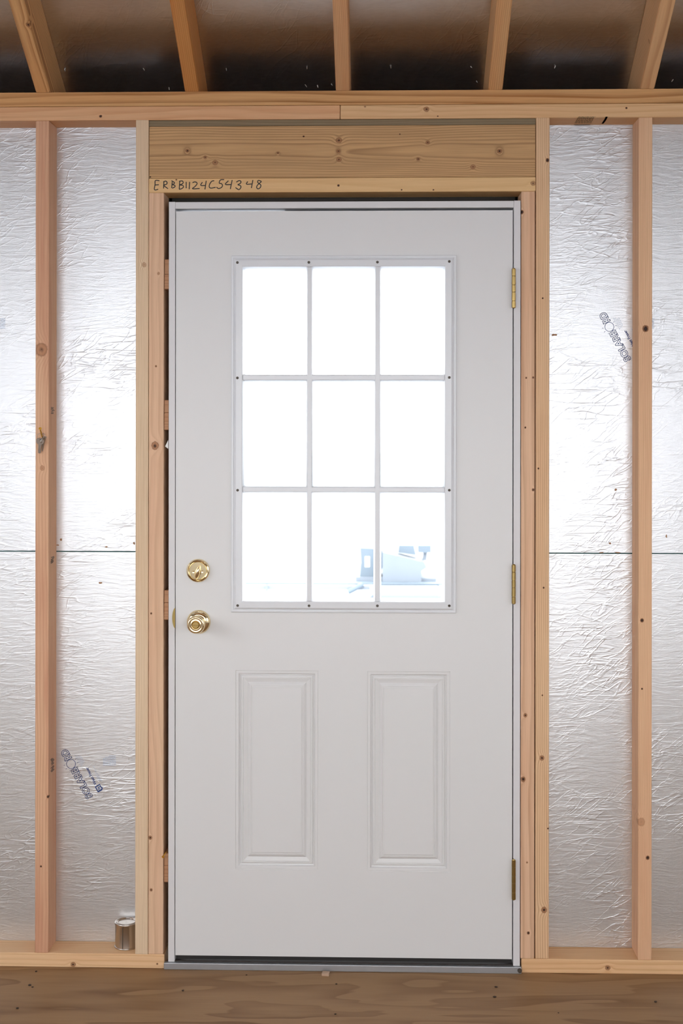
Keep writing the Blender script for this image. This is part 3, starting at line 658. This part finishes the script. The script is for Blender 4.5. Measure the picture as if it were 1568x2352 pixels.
# ------------------------------------------------------------------ writing and stamps
wr = [[(305, 70), (262, 68), (258, 110), (252, 165), (292, 160)], [(256, 115), (298, 112)],
      [(352, 78), (348, 152)], [(345, 82), (372, 74), (386, 90), (378, 108), (350, 118), (395, 154)],
      [(440, 82), (434, 148)], [(432, 70), (462, 88), (456, 104), (438, 110), (464, 118), (470, 132), (440, 150)],
      [(520, 75), (514, 160)], [(512, 76), (545, 72), (556, 88), (545, 104), (520, 114), (552, 120), (558, 138), (535, 156), (512, 160)],
      [(588, 82), (588, 150)], [(624, 82), (620, 160)],
      [(655, 92), (675, 82), (698, 88), (702, 105), (680, 132), (655, 155), (730, 152)],
      [(760, 85), (742, 118), (790, 120)], [(800, 70), (786, 162)],
      [(885, 70), (858, 76), (836, 108), (832, 135), (850, 148), (900, 140)],
      [(990, 58), (950, 62), (938, 95), (960, 100), (972, 120), (960, 142), (930, 152), (908, 138)],
      [(1035, 70), (1002, 108), (1060, 110)], [(1075, 62), (1055, 158)],
      [(1118, 85), (1150, 68), (1168, 80), (1158, 100), (1135, 112), (1162, 122), (1166, 142), (1145, 164), (1110, 142)],
      [(1240, 78), (1226, 106), (1284, 104)], [(1294, 62), (1278, 148)],
      [(1372, 72), (1352, 66), (1344, 84), (1358, 100), (1378, 116), (1372, 142), (1350, 156), (1334, 142), (1340, 120), (1362, 98), (1382, 80), (1372, 70)]]
bm = bmesh.new(); hc = WL[hplate.name]
for s in wr:
    pp = [Vector(at(300 + x / 4.612, 400 + y / 4.612, 0.0)) - hc for x, y in s]
    sm = []                                     # smooth the pen stroke
    for i in range(len(pp) - 1):
        p0, p1, p2, p3 = pp[max(i - 1, 0)], pp[i], pp[i + 1], pp[min(i + 2, len(pp) - 1)]
        for k in range(5):
            t = k / 5; sm.append(0.5 * ((2 * p1) + (p2 - p0) * t + (2 * p0 - 5 * p1 + 4 * p2 - p3) * t * t + (3 * p1 - p0 - 3 * p2 + p3) * t ** 3))
    sm.append(pp[-1])
    tube(bm, sm, 0.0013, 6, 0.00022)
mk('handwriting', bm, M['ink'], hplate, hc, label='black marker characters ERBB1124C54348')

def text_mesh(body, outline=False, bold=0.0):
    cu = bpy.data.curves.new('lettering', 'FONT'); cu.body = body; cu.size = 1.0; cu.resolution_u = 3
    cu.offset = bold
    if outline: cu.fill_mode = 'NONE'; cu.bevel_depth = 0.030; cu.bevel_resolution = 0
    o = bpy.data.objects.new('lettering', cu); C.objects.link(o); bpy.context.view_layer.update()
    me = bpy.data.meshes.new_from_object(o.evaluated_get(bpy.context.evaluated_depsgraph_get()))
    bpy.data.objects.remove(o); bpy.data.curves.remove(cu)
    return me
S_DIR = Vector((0.481, 0.877)); S_UP = Vector((0.877, -0.481))    # crop units, image axes, pointing from D to S / towards baseline
SC = 1 / 7.127
def stamp(panel, dpx, dpy, full=True):
    Y = FOIL_Y - 0.0003; loc = WL[panel.name]
    def P(t, h):                                 # t along the reading direction, h above the baseline (crop units)
        b = Vector((672, 1062)) - S_DIR * t - S_UP * h
        q = at(120 + dpx + b.x * SC, 1680 + dpy + b.y * SC, Y) - loc
        return q
    def put(me, t0, t1, h0, h1, mat, name, parent, depth=0.0002):
        xs_ = [v.co.x for v in me.vertices]; ys_ = [v.co.y for v in me.vertices]
        a, b, c, d = min(xs_), max(xs_), min(ys_), max(ys_)
        for v in me.vertices:
            zz = v.co.z; q = P(t0 + (v.co.x - a) / (b - a) * (t1 - t0), h0 + (v.co.y - c) / (d - c) * (h1 - h0)); v.co = q + Vector((0, -max(-1, min(1, zz * 40)) * depth, 0))
        me.materials.clear(); me.materials.append(mat)
        o = bpy.data.objects.new(name, me); link(o, parent, loc); return o
    if full:
        o = put(text_mesh('SOLARB', True, 0.034), 2, 566, 0, 128, M['blue'], 'printed_stamp', panel)
        o['label'] = 'outlined blue SOLARBORD lettering printed on the foil'
        put(text_mesh('RD', True, 0.034), 718, 902, 0, 128, M['blue'], 'printed_stamp', panel)
        bm = bmesh.new()
        ringp = [P(640 + 74 * math.cos(2 * math.pi * i / 36), 66 + 74 * math.sin(2 * math.pi * i / 36)) for i in range(37)]
        tube(bm, ringp, 0.0007, 6, 0.0002)
        for a in range(10):
            if a in (0, 5): continue
            an = 2 * math.pi * a / 10
            tube(bm, [P(640 + q * math.cos(an), 66 + q * math.sin(an)) for q in (98, 122)], 0.0006, 6, 0.0002)
        mk('printed_sun_ring', bm, M['blue'], panel, loc)
        put(text_mesh('West Fraser', False, 0.03), 150, 468, -150, -100, M['blue'], 'printed_name', panel)
        bm = bmesh.new()                         # square badge with a cut corner and two bent bars left open
        def quad(pts_): prism_pts(bm, [P(*p) for p in pts_])
        def prism_pts(b_, ps):
            a_ = [b_.verts.new(p + Vector((0, -0.0002, 0))) for p in ps]; b_.faces.new(a_)
        for r_ in ([(18, -95), (42, -95), (42, -190), (18, -175)], [(42, -95), (128, -95), (128, -112), (42, -112)], [(110, -112), (128, -112), (128, -190), (110, -190)], [(42, -176), (110, -176), (110, -190), (42, -190)], [(18, -175), (42, -190), (70, -190), (50, -205)], [(54, -122), (66, -122), (66, -160), (54, -160)], [(78, -128), (90, -128), (90, -176), (78, -176)], [(66, -136), (78, -136), (78, -146), (66, -146)]):
            quad(r_)
        mk('printed_badge', bm, M['blue'], panel, loc)
        bm = bmesh.new()                         # fine print, too small to read
        for row, (a, b) in zip((-205, -222, -238), ((170, 300), (175, 360), (150, 440))):
            t = a
            while t < b:
                w_ = random.uniform(10, 34); tube(bm, [P(t, row), P(min(b, t + w_), row)], 0.00045, 4, 0.0002); t += w_ + 7
        mk('fine_print', bm, M['paleblue'], panel, loc)
        bm = bmesh.new()
        for row in range(6):
            t = 520 + row * 8
            while t < 740 - row * 12:
                w_ = random.uniform(8, 26); tube(bm, [P(t, -60 - row * 16), P(t + w_, -60 - row * 16)], 0.00045, 4, 0.0002); t += w_ + 9
        mk('fine_print', bm, M['paleblue'], panel, loc)
    bm = bmesh.new()
    for row in range(8):                         # level block of fine print
        y = 400 + row * 22; x = 930 if row == 0 else (865 if row == 1 else 830)
        while x < 1040:
            w_ = random.uniform(12, 40); x2 = min(1040, x + w_)
            q = [at(120 + dpx + k * SC, 1680 + dpy + y * SC, Y) - loc for k in (x, x2)]; tube(bm, q, 0.0007, 4, 0.0002); x = x2 + 6
    mk('fine_print', bm, M['paleblue'], panel, loc)
stamp(panel_lower_left, 0, 0)
stamp(panel_upper_right, 1236, -1004)
stamp(panel_upper_left, -254, -1004, False)
# grade stamp under the lower top plate
bm = bmesh.new(); lc2 = WL[lower_r.name]
def und(px, py): return at_z(px, py, PL0 - 0.0002) - lc2
for row, py in enumerate((268.5, 270.5, 272.5, 275, 277, 279.5, 282, 286.2)):
    x, e = 1328 - row * 1.5, 1367 - row * 1.7
    while x < e:
        w_ = random.uniform(2, 7) if row != 7 else e - x
        tube(bm, [und(x, py), und(min(e, x + w_), py)], 0.0022 if row != 7 else 0.003, 4, 0.0025); x += w_ + 1.5
tube(bm, [und(1393, 268), und(1389, 276), und(1386, 280), und(1383, 284)], 0.0012, 4, 0.003)
for v in bm.verts: v.co.z = -0.0190 - 0.0003 + (0.0002 if v.co.z > 0 else 0.0)
mk('grade_stamp', bm, M['grey_ink'], lower_r, lc2)
# grade stamps on the side of the left stud
sc_ = WL[S[0].name]; xf = X(112) + 0.0003
bm = bmesh.new()
for y0, rows in ((936, 5), (948, 2), (1285, 6), (1294, 3), (1755, 8), (1775, 6)):
    for k in range(rows):
        zc = Z(y0 + k * 2.2); y = random.uniform(0.02, 0.035)
        box(bm, xf - sc_.x, xf + 0.0002 - sc_.x, y - sc_.y, y + random.uniform(0.02, 0.035) - sc_.y, zc - 0.0008 - sc_.z, zc + 0.0008 - sc_.z)
mk('grade_stamp', bm, M['grey_ink'], S[0], sc_)
# torn spots and flakes on the foil
for panel, px, py, w_, h_ in ((panel_upper_right, 1272, 769, 16, 7), (panel_upper_left, 140, 1239, 6, 8), (panel_upper_left, 244, 1256, 9, 5), (panel_lower_left, 230, 1339, 10, 5), (panel_upper_right, 1413, 1125, 8, 6), (panel_upper_right, 1400, 1248, 6, 6), (panel_upper_right, 1530, 1232, 4, 9), (panel_upper_left, 133, 1252, 8, 4), (panel_upper_right, 1380, 1269, 14, 3), (panel_upper_right, 1418, 1269, 18, 3), (panel_upper_left, 308, 1248, 5, 8)):
    bm = bmesh.new(); c = at(px, py, FOIL_Y - 0.0006); n = 9
    prism(bm, [((w_ / 2 * random.uniform(0.5, 1.1)) * math.cos(2 * math.pi * i / n) * 0.00121, (h_ / 2 * random.uniform(0.5, 1.1)) * math.sin(2 * math.pi * i / n) * 0.00121) for i in range(n)], -0.0004, 0.0005)
    mk('torn_flake', bm, M['flake'], panel, c)

# ------------------------------------------------------------------ outside: machine on a flatbed trailer
YT = 9.0
def ax(px): return at(px, 1340, YT).x
def az(py): return at(900, py, YT).z
tr = empty('flatbed_trailer', (ax(800), YT, -0.5), label='flatbed trailer outside, its deck edge low in the door glass', cat='trailer')
DECK = az(1337)
def tp(name, x0, x1, y0, y1, z0, z1, mat, parent=tr, bev=0.01): return board(name, x0, x1, y0, y1, z0, z1, mat, parent, bev)
tp('deck', ax(430), ax(1300), YT - 0.1, YT + 1.7, DECK - 0.016, DECK, M['steel_far'], bev=0.004)
tp('side_rail', ax(430), ax(850), YT - 0.12, YT - 0.08, az(1352), az(1343), M['white_far'], bev=0.004)
tp('stake_pocket', ax(612), ax(618), YT - 0.14, YT - 0.1, az(1356), az(1341), M['pale_far'], bev=0.002)
tp('fender', ax(858), ax(1012), YT - 0.32, YT + 0.0, az(1369), az(1341), M['white_far'], bev=0.04)
for px in (890, 955):
    bm = bmesh.new(); lathe(bm, [(0, -0.08), (0.17, -0.08), (0.23, -0.06), (0.24, 0), (0.23, 0.06), (0.17, 0.08), (0, 0.08)], 32)
    mk('wheel', bm, M['tyre'], tr, (ax(px), YT - 0.18, -0.26), rot=(R(90), 0, 0))
bm = bmesh.new(); tube(bm, [(0, 0, 0), (ax(800) - ax(834), 0.0, az(1356) - az(1338))], 0.025, 8); mk('ramp_brace', bm, M['steel_far'], tr, (ax(834), YT - 0.15, az(1338)))
mc = empty('engine_machine', (ax(920), YT + 0.22, DECK), label='pale boxy machine with sloped housing standing on the trailer', cat='machine')
YM = YT + 0.22
def bx(px): return at(px, 1300, YM).x
def bz(py): return at(900, py, YM).z
def poly(name, pts_, y0, y1, mat):
    bm = bmesh.new(); c = WL[mc.name]; prism(bm, [(bx(a) - c.x, max(0.0005, bz(b) - c.z)) for a, b in pts_], y0 - c.y, y1 - c.y); mk(name, bm, mat, mc, c)
zb = 1334
poly('housing', [(878, 1264), (972, 1286), (978, 1298), (966, 1306), (966, zb), (878, zb)], YM - 0.2, YM + 0.3, M['pale_far'])
poly('control_panel', [(827, 1257), (856, 1258), (878, 1262), (878, 1300), (868, 1334), (826, 1334), (829, 1290)], YM - 0.1, YM + 0.25, M['steel_far'])
poly('gauge', [(838, 1276), (849, 1276), (849, 1300), (838, 1300)], YM - 0.104, YM - 0.1, M['paper'])
poly('air_filter', [(916, 1252), (950, 1252), (955, 1274), (914, 1268)], YM - 0.05, YM + 0.15, M['steel_far'])
poly('muffler', [(960, 1252), (989, 1252), (989, 1268), (960, 1268)], YM - 0.05, YM + 0.15, M['steel_far'])
poly('muffler_stem', [(972, 1268), (981, 1268), (979, 1288), (970, 1286)], YM, YM + 0.06, M['pale_far'])
poly('base_skid', [(818, 1322), (1000, 1324), (1000, 1352), (818, 1352)], YM - 0.15, YM + 0.3, M['pale_far'])
